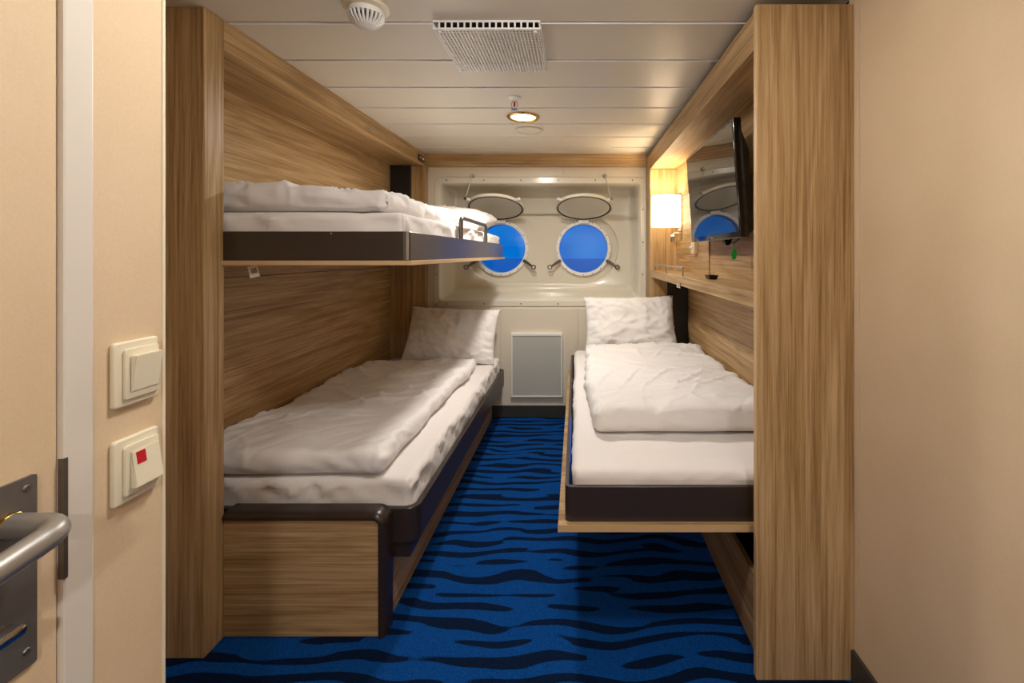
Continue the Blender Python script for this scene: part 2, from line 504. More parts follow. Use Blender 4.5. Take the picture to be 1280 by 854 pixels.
# right wall, from the entry along the alcove
wr = sroot('wall_right', (0.88, 1.5, 0))
obj('wall_panel', box(0.851, 0.90, -0.60, 1.345, 0, CZ), 'wall_vinyl', wr)
obj('corner_strip', box(0.8505, 0.90, 1.347, 1.3985, 0, CZ, 0.001), 'wall_vinyl', wr)
obj('side_panel', box(0.868, 0.90, 1.40, 3.60, 0, CZ), 'wall_vinyl', wr)
bb = struct(obj('baseboard_right', box(0.8385, 0.8502, -0.60, 1.371, 0, 0.096, 0.003), 'baseboard_dark'))
# entry wall behind the camera
bm = bmesh.new()
planar_fill(bm, [[(-1.62, -0.60, 0), (-0.52, -0.60, 0), (-0.52, -0.60, 2.05), (0.70, -0.60, 2.05), (0.70, -0.60, 0), (0.90, -0.60, 0), (0.90, -0.60, CZ), (-1.62, -0.60, CZ)]])
ret = bmesh.ops.extrude_face_region(bm, geom=list(bm.faces))
bmesh.ops.translate(bm, verts=[v for v in ret['geom'] if isinstance(v, bmesh.types.BMVert)], vec=(0, -0.05, 0))
struct(obj('wall_entry', bm, 'wall_vinyl'))
# corridor outside the open cabin doorway
struct(obj('wall_corridor', box(-1.62, 1.40, -2.05, -2.00, 0, CZ), 'wall_vinyl'))
struct(obj('wall_corridor_end', box(1.40, 1.45, -2.0, -0.65, 0, CZ), 'wall_vinyl'))
struct(obj('wall_corridor_side', box(-1.67, -1.62, -2.05, -0.65, 0, CZ), 'wall_vinyl'))

# back wall with an opening for the window surround
WY = 3.60
OX0, OX1, OZ0, OZ1 = -1.091, 0.513, 0.936, 1.867
wb = sroot('wall_back', (-0.35, WY, 0))
bm = bmesh.new()
planar_fill(bm, [[(-1.62, WY, 0), (0.90, WY, 0), (0.90, WY, CZ), (-1.62, WY, CZ)], [(OX0, WY, OZ0), (OX1, WY, OZ0), (OX1, WY, OZ1), (OX0, WY, OZ1)]])
ret = bmesh.ops.extrude_face_region(bm, geom=list(bm.faces))
bmesh.ops.translate(bm, verts=[v for v in ret['geom'] if isinstance(v, bmesh.types.BMVert)], vec=(0, 0.03, 0))
obj('wall_sheet', bm, 'back_wall_paint', wb)
for x0, x1 in ((-1.185, -0.606), (-0.603, 0.014), (0.017, 0.55)):
    obj('wall_panel', box(x0, x1, WY - 0.006, WY - 0.0002, 0.104, 0.872, 0.002), 'back_wall_paint', wb)
for x0, x1 in ((-1.185, -0.10), (-0.097, 0.55)):
    obj('wall_panel', box(x0, x1, WY - 0.006, WY - 0.0002, 1.926, 2.0, 0.002), 'back_wall_paint', wb)
bbk = struct(obj('baseboard_back', box(-0.95, 0.55, WY - 0.016, WY - 0.0062, 0, 0.094, 0.002), 'baseboard_dark'))
obj('top_bead', box(-0.95, 0.55, WY - 0.014, WY - 0.0062, 0.0942, 0.101, 0.001), 'door_frame_paint', bbk)
struct(obj('trim_1', box(-1.1975, 0.5605, 3.555, WY - 0.002, 2.0, CZ - 0.0005, 0.001), 'oak_X'), 'oak trim beam under the ceiling above the portholes')

# moulded window surround (recess) -------------------------------------------------
trim2 = sroot('trim_2', (-0.29, 3.59, 0.9), 'glossy cream moulded surround of the two portholes')
FY = WY - 0.008
FX0, FX1, FZ0, FZ1 = -1.136, 0.552, 0.884, 1.918
PY, SY = 3.930, 3.995          # recess back, stadium back plate
CXs, CZs, SR, SH = -0.299, 1.354, 0.315, 0.365
PORTS = [(-0.664, 1.354), (0.066, 1.354)]
def rr3(x0, x1, z0, z1, r, yv, n=6): return [(p[0], yv, p[1]) for p in round_rect(x0, x1, z0, z1, r, n)]
def stadium(rr, yv, n=24):
    pts = []
    for i in range(n + 1):
        a = -PI / 2 + PI * i / n; pts.append((CXs + SH + rr * math.cos(a), yv, CZs + rr * math.sin(a)))
    for i in range(n + 1):
        a = PI / 2 + PI * i / n; pts.append((CXs - SH + rr * math.cos(a), yv, CZs + rr * math.sin(a)))
    return pts
def circ(cx, cz, r, yv, n=48): return [(cx + r * math.cos(2 * PI * i / n), yv, cz + r * math.sin(2 * PI * i / n)) for i in range(n)]
bm = bmesh.new()
loops = [rr3(FX0 + 0.002, FX1 - 0.002, FZ0 + 0.002, FZ1 - 0.002, 0.03, WY - 0.0005),
         rr3(FX0, FX1, FZ0, FZ1, 0.03, FY + 0.004), rr3(FX0 + 0.004, FX1 - 0.004, FZ0 + 0.004, FZ1 - 0.004, 0.028, FY),
         rr3(OX0 - 0.006, OX1 + 0.006, OZ0 - 0.006, OZ1 + 0.006, 0.03, FY), rr3(OX0 + 0.002, OX1 - 0.002, OZ0 + 0.002, OZ1 - 0.002, 0.03, FY + 0.012)]
k0, k1 = 0.93, 1.0
for t in (0.3, 0.6, 0.88):
    yv = FY + (PY - FY) * t
    loops.append(rr3(OX0 + 0.003 + 0.01 * t, OX1 - 0.003 - 0.01 * t, OZ0 + 0.003 + 0.045 * t, OZ1 - 0.004, 0.03, yv))
for i in range(1, 6):
    a = PI / 2 * i / 5; q = 0.036
    yv = PY - q * (1 - math.sin(a)); ins = q * (1 - math.cos(a))
    loops.append(rr3(OX0 + 0.013 + ins, OX1 - 0.013 - ins, OZ0 + 0.048 + ins, OZ1 - 0.004 - ins, 0.032, yv))
V = [[bm.verts.new(p) for p in lp] for lp in loops]
n = len(V[0])
for A, B in zip(V, V[1:]):
    for i in range(n): bm.faces.new((A[i], A[(i + 1) % n], B[(i + 1) % n], B[i]))
planar_fill(bm, [loops[-1], stadium(SR, PY)])
st = [stadium(SR, PY), stadium(SR - 0.006, PY + 0.003), stadium(SR - 0.010, PY + 0.012), stadium(SR - 0.012, SY)]
V = [[bm.verts.new(p) for p in lp] for lp in st]; n = len(V[0])
for A, B in zip(V, V[1:]):
    for i in range(n): bm.faces.new((A[i], A[(i + 1) % n], B[(i + 1) % n], B[i]))
planar_fill(bm, [st[-1]] + [circ(cx, cz, 0.216, SY) for cx, cz in PORTS])
bmesh.ops.remove_doubles(bm, verts=bm.verts, dist=1e-5)
obj('surround_shell', bm, 'surround_gelcoat', trim2, True, 40)
for zz in (FZ1 - 0.022, FZ0 + 0.022):
    for i in range(6):
        xx = FX0 + 0.10 + (FX1 - FX0 - 0.20) * i / 5
        obj('screw', lathe([(0.0001, -0.002), (0.0045, -0.002), (0.006, 0)], (xx, FY, zz), 'Y', 12), 'dark_steel', trim2)
for xx in (FX0 + 0.020, FX1 - 0.018):
    for zz in (1.14, 1.40, 1.66):
        obj('screw', lathe([(0.0001, -0.002), (0.0045, -0.002), (0.006, 0)], (xx, FY, zz), 'Y', 12), 'dark_steel', trim2)
# white corner profile beside the surround
obj('corner_profile', box(0.5475, 0.5600, 3.575, 3.5935, 0.10, 1.995, 0.002), 'door_frame_paint', wb)

# portholes
def porthole(idx, cx, cz, side, ring_mat):
    wdw = sroot('window_%d' % idx, (cx, SY, cz - 0.24))
    obj('hull_tube', ring_lathe(0.2165, 0.226, 0.0, 0.10, (cx, SY, cz), 'Y', 48, 0.001), 'hull_paint', wdw, True, 40)
    rg = obj('port_ring', ring_lathe(0.214, 0.245, -0.030, -0.0005, (cx, SY, cz), 'Y', 56, 0.005), ring_mat, wdw, True, 40)
    for k in range(18):
        a = 2 * PI * (k + 0.5) / 18
        obj('bolt', lathe([(0.0001, -0.003), (0.0035, -0.003), (0.0045, 0)], (cx + 0.2345 * math.cos(a), SY - 0.030, cz + 0.2345 * math.sin(a)), 'Y', 10), 'dark_steel', rg)
    obj('pane', lathe([(0.0001, 0), (0.2155, 0), (0.2155, 0.010), (0.0001, 0.010)], (cx, SY + 0.012, cz), 'Y', 48), 'port_glass', wdw)
    # hinge
    hy, hz = SY - 0.045, cz + 0.250
    hg = obj('hinge', box(cx - 0.045, cx + 0.045, hy - 0.010, SY - 0.004, hz - 0.030, hz + 0.010, 0.004), 'white_paint', wdw)
    for dx in (-0.055, 0.055):
        obj('hinge_knuckle', lathe([(0.0001, -0.012), (0.011, -0.012), (0.011, 0.012), (0.0001, 0.012)], (cx + dx, hy, hz - 0.002), 'X', 14), 'chrome', hg)
    # deadlight cover swung up towards the room
    ang = math.radians(19.5); R = 0.237
    # local frame: u = X, v = away from hinge (towards room, up), w = cover normal (down face)
    v = Vector((0, -math.cos(ang), math.sin(ang))); wn = Vector((0, -math.sin(ang), -math.cos(ang)))
    ctr = Vector((cx, hy, hz + 0.004)) + v * (R + 0.004)
    mt = Matrix(((1, v.x, wn.x), (0, v.y, wn.y), (0, v.z, wn.z)))
    lid = obj('deadlight_cover', lathe([(0.0001, -0.022), (R - 0.02, -0.022), (R, -0.012), (R, 0.006), (R - 0.004, 0.010), (R - 0.012, 0.010), (R - 0.014, 0.004), (0.0001, 0.004)], ctr, 'Z', 56, mt), 'surround_gelcoat', wdw, True, 35)
    obj('gasket', ring_lathe(R - 0.024, R - 0.014, 0.0042, 0.0115, ctr, 'Z', 56, 0.002, mt), 'gasket_rubber', lid, True, 40)
    # lugs on the cover rim
    for s in (-1, 1):
        a = math.radians(90 - 52 * s)
        base = ctr + mt @ Vector((R * math.cos(a), R * math.sin(a), 0))
        tip = ctr + mt @ Vector(((R + 0.035) * math.cos(a), (R + 0.035) * math.sin(a), 0))
        obj('lug', tube([base, tip], 0.012, 10), 'white_paint', lid, True, 40)
        if s == side:
            # support stay from the wall above to the cover rim
            top = Vector((cx + side * 0.165, FY - 0.016, 1.928))
            sty = obj('support_stay', tube([top, tip], 0.0032, 8), 'satin_steel', wdw, True, 40)
            obj('stay_bracket', lathe([(0.0001, -0.018), (0.011, -0.018), (0.017, -0.003), (0.017, 0.010)], (top.x, FY - 0.002, top.z), 'Y', 16), 'satin_steel', sty, True, 40)
            obj('stay_knob', lathe([(0.0001, -0.014), (0.012, -0.014), (0.014, 0), (0.012, 0.014), (0.0001, 0.014)], tip, 'Y', 14), 'chrome', sty, True, 40)
    # closing dogs hanging from the ring, lower left and right
    for s in (-1, 1):
        a = math.radians(-90 + 62 * s)
        d = Vector((math.cos(a), 0, math.sin(a)))
        p0 = Vector((cx, SY - 0.036, cz)) + d * 0.232
        p1 = p0 + d * 0.035 + Vector((0, -0.02, 0)); p2 = p1 + d * 0.05 + Vector((0, -0.03, -0.008))
        dog = obj('closing_dog', tube([p0, p1, p2], [0.015, 0.013, 0.009], 10), 'dark_steel', wdw, True, 40)
        obj('dog_nut', lathe([(0.0001, -0.012), (0.013, -0.012), (0.013, 0.012), (0.0001, 0.012)], p1, 'Y', 8), 'dark_steel', dog)
        c = p2 + d * 0.016; e = d.cross(Vector((0, 1, 0)))
        ringp = [c + d * 0.017 * math.cos(2 * PI * i / 16) + e * 0.017 * math.sin(2 * PI * i / 16) for i in range(17)]
        obj('eye_ring', tube(ringp, 0.0055, 8), 'dark_steel', dog, True, 40)
    return wdw
porthole(1, *PORTS[0], -1, 'white_paint')
porthole(2, *PORTS[1], 1, 'white_paint')
# sea outside
bm = bmesh.new()
vs = [bm.verts.new(p) for p in ((-900, 5.2, -8), (900, 5.2, -8), (900, 3000, -8), (-900, 3000, -8))]; bm.faces.new(vs)
sea = obj('sea', bm, 'sea_water'); struct(sea, 'deep blue sea outside the portholes')

# ================================================================== LEFT ALCOVE JOINERY
LX = -1.1985
al = thing('bunk_alcove', 'oak-veneered alcove enclosing the two-tier bunks along the left side', 'built-in cabinet', (-1.33, 2.5, 0))
obj('front_post', box(-1.598, LX - 0.002, 1.446, 1.470, 0, CZ - 0.001, 0.0008), 'oak_Z', al)
obj('post_side', box(LX - 0.03, LX, 1.4475, 1.528, 0, CZ - 0.001, 0.0015), 'oak_Z', al)
fa = obj('fascia', box(LX - 0.022, LX, 1.5285, 3.574, 2.0015, CZ - 0.001, 0.0005), 'oak_Y', al)
obj('edge_strip', box(LX - 0.022, LX + 0.0006, 1.5285, 3.574, 1.9995, 2.0013), 'oak_edge', fa)
obj('soffit', box(-1.46, LX - 0.0225, 1.5285, 3.53, 2.002, 2.02), 'oak_Y', al)
obj('back_panel', box(-1.478, -1.46, 1.472, 3.53, 1.206, CZ - 0.001), 'oak_Y', al)
obj('back_panel', box(-1.478, -1.46, 1.472, 3.53, 0.0, 1.203), 'oak_Y', al)
obj('end_panel', box(-1.478, -1.187, 3.532, 3.570, 0.0, 2.0, 0.001), 'oak_Z', al)
obj('end_filler', box(-1.24, -1.187, 3.571, 3.593, 0.0, 1.999), 'oak_Z', al)
# catches on the fascia
ck = obj('catch_hook', box(LX, LX + 0.004, 2.555, 2.585, 2.014, 2.030, 0.001), 'satin_steel', al)
obj('hook_tip', tube(fillet([(LX + 0.003, 2.57, 2.026), (LX + 0.02, 2.57, 2.026), (LX + 0.02, 2.57, 2.008)], 0.006), 0.003, 8), 'satin_steel', ck)
lt = obj('latch_plate', box(LX, LX + 0.004, 3.40, 3.53, 2.020, 2.066, 0.001), 'black_metal', al)
obj('latch_bolt', lathe([(0.0001, 0.018), (0.012, 0.016), (0.015, 0.004), (0.015, 0)], (LX + 0.004, 3.49, 2.043), 'X', 16), 'chrome', lt, True, 40)
obj('latch_bolt', lathe([(0.0001, 0.012), (0.008, 0.011), (0.010, 0)], (LX + 0.004, 3.44, 2.045), 'X', 14), 'chrome', lt, True, 40)

# ------------------------------------------------------------------ upper bunk
ub = thing('upper_bunk', 'dark-framed upper bunk platform folded down over the left bed', 'bunk bed', (-1.0, 2.5, 1.265))
obj('platform_board', box(-1.458, -0.556, 1.516, 3.512, 1.265, 1.2805, 0.001), 'oak_edge', ub)
tray = bmesh.new()
out = round_rect(-1.455, -0.568, 1.524, 3.502, 0.022, 6, (0, 1, 1, 0)); inn = round_rect(-1.440, -0.586, 1.542, 3.486, 0.012, 6, (0, 1, 1, 0))
def rim_tray(out, inn, z0, z1, zf):
    bm = bmesh.new(); n = len(out)
    a = [bm.verts.new((*p, z0)) for p in out]; b_ = [bm.verts.new((*p, z1 - 0.002)) for p in out]
    b2 = [bm.verts.new((p[0] * 0.9 + q[0] * 0.1, p[1] * 0.9 + q[1] * 0.1, z1)) for p, q in zip(out, inn)]
    c = [bm.verts.new((*p, z1)) for p in inn]; d = [bm.verts.new((*p, zf)) for p in inn]
    for A, B in ((a, b_), (b_, b2), (b2, c), (c, d)):
        for i in range(n): bm.faces.new((A[i], A[(i + 1) % n], B[(i + 1) % n], B[i]))
    bm.faces.new(a); bm.faces.new(d)
    return bm
tray.free()
obj('bunk_frame', rim_tray(out, inn, 1.281, 1.380, 1.31), 'bunk_laminate', ub, True, 30)
obj('corner_bead', tube([(-0.5745, 1.5275, 1.283), (-0.5745, 1.5275, 1.380)], 0.0055, 10), 'satin_steel', ub)
obj('guard_rail', tube(fillet([(-0.577, 2.25, 1.378), (-0.577, 2.25, 1.486), (-0.577, 2.87, 1.486), (-0.577, 2.87, 1.378)], 0.035, 6), 0.011, 12), 'dark_steel', ub, True, 50)
for yy, zz in ((1.523, 1.372),):
    obj('stud', lathe([(0.0001, -0.002), (0.003, -0.002), (0.004, 0)], (-0.83, yy, zz), 'Y', 10), 'chrome', ub)
obj('lift_bracket', box(-1.455, -1.295, 3.515, 3.5315, 1.30, 1.998, 0.002), 'black_metal', ub)
# hang tag below
tg = thing('label_tag', 'small white barcode tag hanging below the upper bunk board', 'tag', (-1.115, 1.55, 1.222))
rot = Matrix.Rotation(math.radians(-14), 4, 'Y')
def tilted(bm, c): 
    bmesh.ops.rotate(bm, verts=bm.verts, cent=c, matrix=rot); return bm
cc = (-1.115, 1.545, 1.264)
obj('card', tilted(box(-1.132, -1.098, 1.5445, 1.5455, 1.222, 1.263), cc), 'tag_paper', tg)
bmb = bmesh.new()
for i, (dx, wd) in enumerate(((-0.006, 0.0016), (-0.002, 0.0008), (0.0015, 0.0020), (0.0055, 0.001), (0.009, 0.0016))):
    add_box(bmb, -1.115 + dx, -1.115 + dx + wd, 1.5440, 1.54455, 1.236, 1.254)
obj('barcode', tilted(bmb, cc), 'tag_ink', tg)

# ------------------------------------------------------------------ bedding shapes
def sheet_disp(L, seed, amp=1.0):
    x0, x1, y0, y1, z0, z1 = L
    def f(p, n):
        if n.z < -0.5: return Vector((0, 0, 0))
        side = max(0, 1 - abs(n.z))
        a = 0.004 * noise.noise(Vector((p.x * 5 + seed, p.y * 5, p.z * 3)))
        # tucked folds on the vertical sides
        t = p.x if abs(n.y) > abs(n.x) else p.y
        m = 0.5 + noise.noise(Vector((t * 3.1 + seed, seed, 2.0)))
        fold = noise.noise(Vector((t * 9 + seed + p.z * 9, p.z * 6, seed))) * 0.010
        fold += m * (noise.noise(Vector((t * 30 + p.z * 34, p.z * 9, seed))) * 0.008 + ridge(t * 11 - p.z * 26, p.z * 6 + seed, seed, 5) * 0.010)
        top = -(abs(noise.noise(Vector((p.x * 2.2, p.y * 2.0, seed)))) * 0.005 + ridge(p.x * 3 + p.y * 1.2, p.y * 2.2 - p.x, seed, 9) * 0.0025) * max(0, n.z)
        wz = min(1, max(0, (p.z - z0 - 0.065) / 0.03))
        return n * (((a * 0.5 + fold * wz) * side) * amp + top * amp) 
    return f
def mattress(label, L, r, seed, amp=1.0, grp='mattresses in white fitted sheets'):
    o = obj('mattress', soft_box(*L, r, 0.016, sheet_disp(L, seed, amp)), 'cotton_sheet', None, True)
    return tag(o, label, 'mattress', grp)
def duvet_disp(L, seed, drop=None, big=1.0):
    x0, x1, y0, y1, z0, z1 = L
    def f(p, n):
        up = max(0.0, min(1.0, (p.z - z0) / (z1 - z0)))
        ex = min(p.x - x0, x1 - p.x); ey = min(p.y - y0, y1 - p.y); e = min(ex, ey)
        rim = math.exp(-(e / 0.09) ** 2)
        b = 0.016 * noise.noise(Vector((p.x * 2.6 + seed, p.y * 2.2, seed))) + 0.008 * noise.noise(Vector((p.x * 6 - seed, p.y * 4.5, seed * 2)))
        # long creases in a few directions, each only in places
        qx = noise.noise(Vector((p.x * 1.7, p.y * 1.7, seed + 5))) * 0.12; qy = noise.noise(Vector((p.x * 1.9, p.y * 1.6, seed + 8))) * 0.12
        c = 0.0
        for (th, fa, fb, am, pw, sd_) in ((0.35, 2.0, 6.0, 0.022, 8, 1.3), (1.25, 2.2, 7.0, 0.020, 9, 7.7), (-0.55, 2.0, 7.0, 0.019, 9, 17.7), (0.15, 3.5, 14.0, 0.010, 6, 27.0), (0.9, 3.5, 13.0, -0.009, 6, 37.0)):
            ca, sa = math.cos(th), math.sin(th)
            aa = (p.x + qx) * ca + (p.y + qy) * sa; bb_ = -(p.x + qx) * sa + (p.y + qy) * ca
            mk = max(0.0, min(1.0, 0.5 + 1.6 * noise.noise(Vector((p.x * 2.3, p.y * 2.3, seed + sd_ * 3)))))
            c += ridge(aa * fa, bb_ * fb, seed + sd_, pw) * am * mk
        # puckers along the seams
        t = p.y if ex < ey else p.x
        mp_ = max(0.0, min(1.0, 0.45 + 1.5 * noise.noise(Vector((t * 2.7, seed, 11.0)))))
        pk = (noise.noise(Vector((t * 12 + p.z * 8, p.z * 22 + seed, e * 5))) * 0.009 + ridge(t * 9 + p.z * 10, e * 5 + p.z * 16, seed, 4) * 0.006 * mp_ + noise.noise(Vector((t * 30 + p.z * 25, p.z * 20 + seed, e * 6))) * 0.005 * mp_) * rim
        amp = b * big * (0.35 + 0.65 * up) + c * big * (0.12 + 0.88 * up * up) + pk
        off = n * amp * (0.0 if n.z < -0.6 else 1.0)
        # wandering outline
        if e < 0.2:
            k = (1 - e / 0.2)
            wob = noise.noise(Vector((t * 3.2 + seed, seed * 3, 0))) * 0.028 * k
            if ex < ey: off.x += wob * (1 if p.x > (x0 + x1) / 2 else -1)
            else: off.y += wob * 0.8
        if drop: off.z += drop(p) * up
        if p.z + off.z < z0: off.z = z0 - p.z
        return off
    return f
def duvet(label, L, r, seed, drop=None, big=1.0):
    o = obj('duvet', soft_box(*L, r, 0.009, duvet_disp(L, seed, drop, big)), 'cotton_duvet', None, True)
    return tag(o, label, 'duvet', 'folded white duvets')
def pillow(label, w_, h_, t_, seed, mat):
    """lies in local XY, thickness along Z; mat places it"""
    bm = bmesh.new(); N, K = 56, 40
    grid = {}
    for s in (1, -1):
        for i in range(N + 1):
            for j in range(K + 1):
                u = -math.cos(PI * i / N) * 0.35 + (2 * i / N - 1) * 0.65; v = -math.cos(PI * j / K) * 0.35 + (2 * j / K - 1) * 0.65
                edge = i in (0, N) or j in (0, K)
                if s == -1 and edge:
                    grid[(s, i, j)] = grid[(1, i, j)]; continue
                pin = 0.055
                x = u * w_ / 2 * (1 - pin * (1 - v * v) * abs(u) ** 3); yv = v * h_ / 2 * (1 - pin * 1.4 * (1 - u * u) * abs(v) ** 3)
                th = ((1 - abs(u) ** 3.2) * (1 - abs(v) ** 3.0)) ** 0.62
                rim = max(abs(u), abs(v))
                k = max(0, (rim - 0.45) / 0.55)
                tt = v if abs(u) > abs(v) else u
                wr_ = noise.noise(Vector((u * 2.3 + seed, v * 2.1, seed))) * 0.014 + ridge(u * 2.0 + v * 0.8 + seed, v * 3.2 - u * 0.6, seed, 6) * 0.012 + ridge(u * 1.2 - v * 0.9 + seed, v * 2.0 + u * 3.4, seed + 2, 6) * 0.010
                wr_ += k * (noise.noise(Vector((tt * 9 + seed, rim * 3, seed + 3))) * 0.018 + ridge(tt * 6, rim * 3, seed + 9, 4) * 0.014)
                z = s * t_ / 2 * th + (s * wr_ * (th ** 0.5) if not edge else noise.noise(Vector((tt * 5, seed, 0))) * 0.012)
                if edge:
                    e = noise.noise(Vector((tt * 10, seed, 4))) * 0.006
                    x += e * (1 if abs(u) > abs(v) else 0); yv += e * (0 if abs(u) > abs(v) else 1)
                grid[(s, i, j)] = bm.verts.new(mat @ Vector((x, yv, z)))
    for s in (1, -1):
        for i in range(N):
            for j in range(K):
                q = [grid[(s, i, j)], grid[(s, i + 1, j)], grid[(s, i + 1, j + 1)], grid[(s, i, j + 1)]]
                bm.faces.new(q if s == 1 else q[::-1])
    return tag(obj('pillow', bm, 'cotton_pillow', None, True), label, 'pillow', 'white pillows')

# upper bunk bedding
mattress('thin mattress in white fitted sheet on the upper bunk', (-1.436, -0.592, 1.548, 3.478, 1.312, 1.452), 0.028, 3.37, 1.5)
def drop_u(p): return -0.025 * max(0, (p.x + 0.95) / 0.3) - 0.018 * max(0, (p.y - 2.2)) + 0.012 * math.exp(-((p.x + 1.12) / 0.2) ** 2)
duvet('white duvet folded on the upper bunk above the dark frame', (-1.43, -0.652, 1.575, 3.02, 1.4545, 1.550), 0.044, 11.37, drop_u, 0.9)
mt = Matrix.Translation((-0.955, 3.250, 1.564)) @ Matrix.Rotation(math.radians(4), 4, 'Y') @ Matrix.Rotation(math.radians(7), 4, 'X')
pillow('white pillow lying on the upper bunk by the left porthole', 0.70, 0.44, 0.15, 5.0, mt)

# ------------------------------------------------------------------ lower left bed
lb = thing('fixed_bed', 'low left bed base with oak foot board and dark frame', 'bed', (-1.0, 2.5, 0))
FYB = 1.520
ft = obj('foot_board', box(LX + 0.002, -0.672, FYB + 0.004, FYB + 0.03, 0.004, 0.400), 'oak_X', lb)
# rounded dark edging over the top and down the outer side of the foot board
def edging():
    bm = bmesh.new()
    path_o, path_i = [], []
    r = 0.045; X1, Z1 = -0.645, 0.424; tk = 0.024
    path_o.append((LX + 0.002, Z1)); path_i.append((LX + 0.002, Z1 - tk))
    for i in range(9):
        a = PI / 2 - PI / 2 * i / 8
        path_o.append((X1 - r + r * math.cos(a), Z1 - r + r * math.sin(a)))
        path_i.append((X1 - r + (r - tk) * math.cos(a), Z1 - r + (r - tk) * math.sin(a)))
    path_o.append((X1, 0.003)); path_i.append((X1 - tk, 0.003))
    pts = path_o + path_i[::-1]
    y0, y1 = FYB - 0.004, FYB + 0.062
    def ringv(o, i_, f, yv):
        # section with a rounded nose at the front outer edge
        return [bm.verts.new((o[0] * (1 - f) + i_[0] * f, yv, o[1] * (1 - f) + i_[1] * f))][0]
    sec = [(1.0, y0 + 0.002), (0.9, y0), (0.55, y0), (0.28, y0 + 0.004), (0.08, y0 + 0.014), (0.0, y0 + 0.028), (0.0, y1), (1.0, y1)]
    cols = [[ringv(o, i_, f, yv) for f, yv in sec] for o, i_ in zip(path_o, path_i)]
    for A, B in zip(cols, cols[1:]):
        n = len(A)
        for k in range(n): bm.faces.new((A[k], A[(k + 1) % n], B[(k + 1) % n], B[k]))
    bm.faces.new(cols[0]); bm.faces.new(cols[-1][::-1])
    return bm
obj('edging', edging(), 'dark_edging', ft, True, 35)
out = round_rect(-1.455, -0.560, 1.584, 3.528, 0.045, 8, (0, 1, 1, 0)); inn = round_rect(-1.440, -0.580, 1.604, 3.508, 0.030, 8, (0, 1, 1, 0))
obj('bed_frame', rim_tray(out, inn, 0.285, 0.404, 0.33), 'dark_laminate', lb, True, 30)
# lower, set-back frame member with a sloping head end
bm = bmesh.new()
add_prism(bm, [(1.594, 0.284), (1.594, 0.232), (1.602, 0.222), (3.36, 0.222), (3.45, 0.284)], -0.72, -0.592, 'YZ', 0.004)
obj('lower_rail', bm, 'dark_edging', lb, True, 35)
obj('plinth', box(-0.685, -0.665, 1.584, 3.55, 0.0, 0.221), 'oak_Y', lb)
mattress('mattress in white fitted sheet on the low left bed', (-1.436, -0.590, 1.603, 3.500, 0.335, 0.502), 0.028, 8.37, 1.5)
def drop_l(p): return 0.018 * math.exp(-((p.y - 1.80) / 0.22) ** 2) - 0.028 * max(0, (p.y - 2.6)) - 0.008 * max(0, (p.x + 1.05))
duvet('white duvet spread along the low left bed under the upper bunk', (-1.43, -0.690, 1.605, 3.15, 0.5055, 0.585), 0.034, 21.37, drop_l, 0.75)
lean = math.radians(62)
mt = Matrix.Translation((-0.925, 3.345, 0.702)) @ Matrix.Rotation(math.radians(2), 4, 'Y') @ Matrix.Rotation(lean, 4, 'X')
pillow('white pillow propped upright at the head of the low left bed', 0.68, 0.43, 0.15, 14.0, mt)

# ================================================================== RIGHT ALCOVE JOINERY
RX = 0.5615
ra = thing('shelf_alcove', 'oak-veneered alcove with shelf along the right side above the folding bed', 'built-in cabinet', (0.72, 2.4, 0))
RT = 2.067
obj('front_post', box(0.555, 0.8495, 1.372, 1.394, 0, RT, 0.0008), 'oak_Z', ra)
obj('post_edge', box(0.552, 0.5548, 1.3725, 1.395, 0, RT, 0.0008), 'oak_edge', ra)
obj('fascia', box(RX, RX + 0.02, 1.3955, 3.552, 1.948, RT, 0.001), 'oak_Y', ra)
obj('ceiling_filler', box(RX + 0.10, 0.84, 1.80, 3.552, RT + 0.0003, CZ - 0.0005), 'shadow_gap', ra)
obj('soffit', box(RX + 0.0202, 0.798, 1.3955, 3.40, 1.950, 1.968), 'oak_Y', ra)
obj('back_panel', box(0.7665, 0.798, 1.3955, 2.5695, 1.182, 1.949), 'oak_Y', ra)
obj('lamp_panel', box(0.760, 0.798, 2.57, 3.40, 1.182, 1.949, 0.001), 'oak_Y', ra)
obj('end_panel', box(RX, 0.800, 3.4005, 3.438, 0.0, 1.9475, 0.001), 'oak_Z', ra)
obj('end_filler', box(RX, RX + 0.05, 3.4385, 3.570, 0.0, 1.9475), 'oak_Z', ra)
obj('end_panel', box(0.8002, 0.847, 3.4005, 3.438, 0.0, 1.13), 'oak_Z', ra)
obj('back_panel', box(0.848, 0.864, 1.40, 3.40, 0.0, 1.13), 'oak_Y', ra)
shf = obj('shelf', box(RX, 0.7795, 1.3955, 3.400, 1.132, 1.1815, 0.0015), 'oak_Y', ra)
obj('plinth', box(0.584, 0.602, 1.3955, 3.40, 0.0, 0.25, 0.001), 'oak_Y', ra)
rl = obj('shelf_rail', tube([(RX + 0.012, 2.40, 1.229), (RX + 0.012, 3.30, 1.229)], 0.005, 10), 'satin_steel', shf, True, 50)
for yy in (2.41, 2.85, 3.29):
    obj('rail_post', tube([(RX + 0.012, yy, 1.1818), (RX + 0.012, yy, 1.227)], 0.0045, 10), 'satin_steel', rl, True, 50)
kb = obj('bed_catch', box(RX - 0.006, RX - 0.0003, 2.40, 2.44, 1.120, 1.150, 0.002), 'chrome', shf)
obj('catch_pin', lathe([(0.0001, -0.014), (0.007, -0.012), (0.009, 0)], (RX - 0.006, 2.42, 1.130), 'X', 12), 'chrome', kb, True, 40)

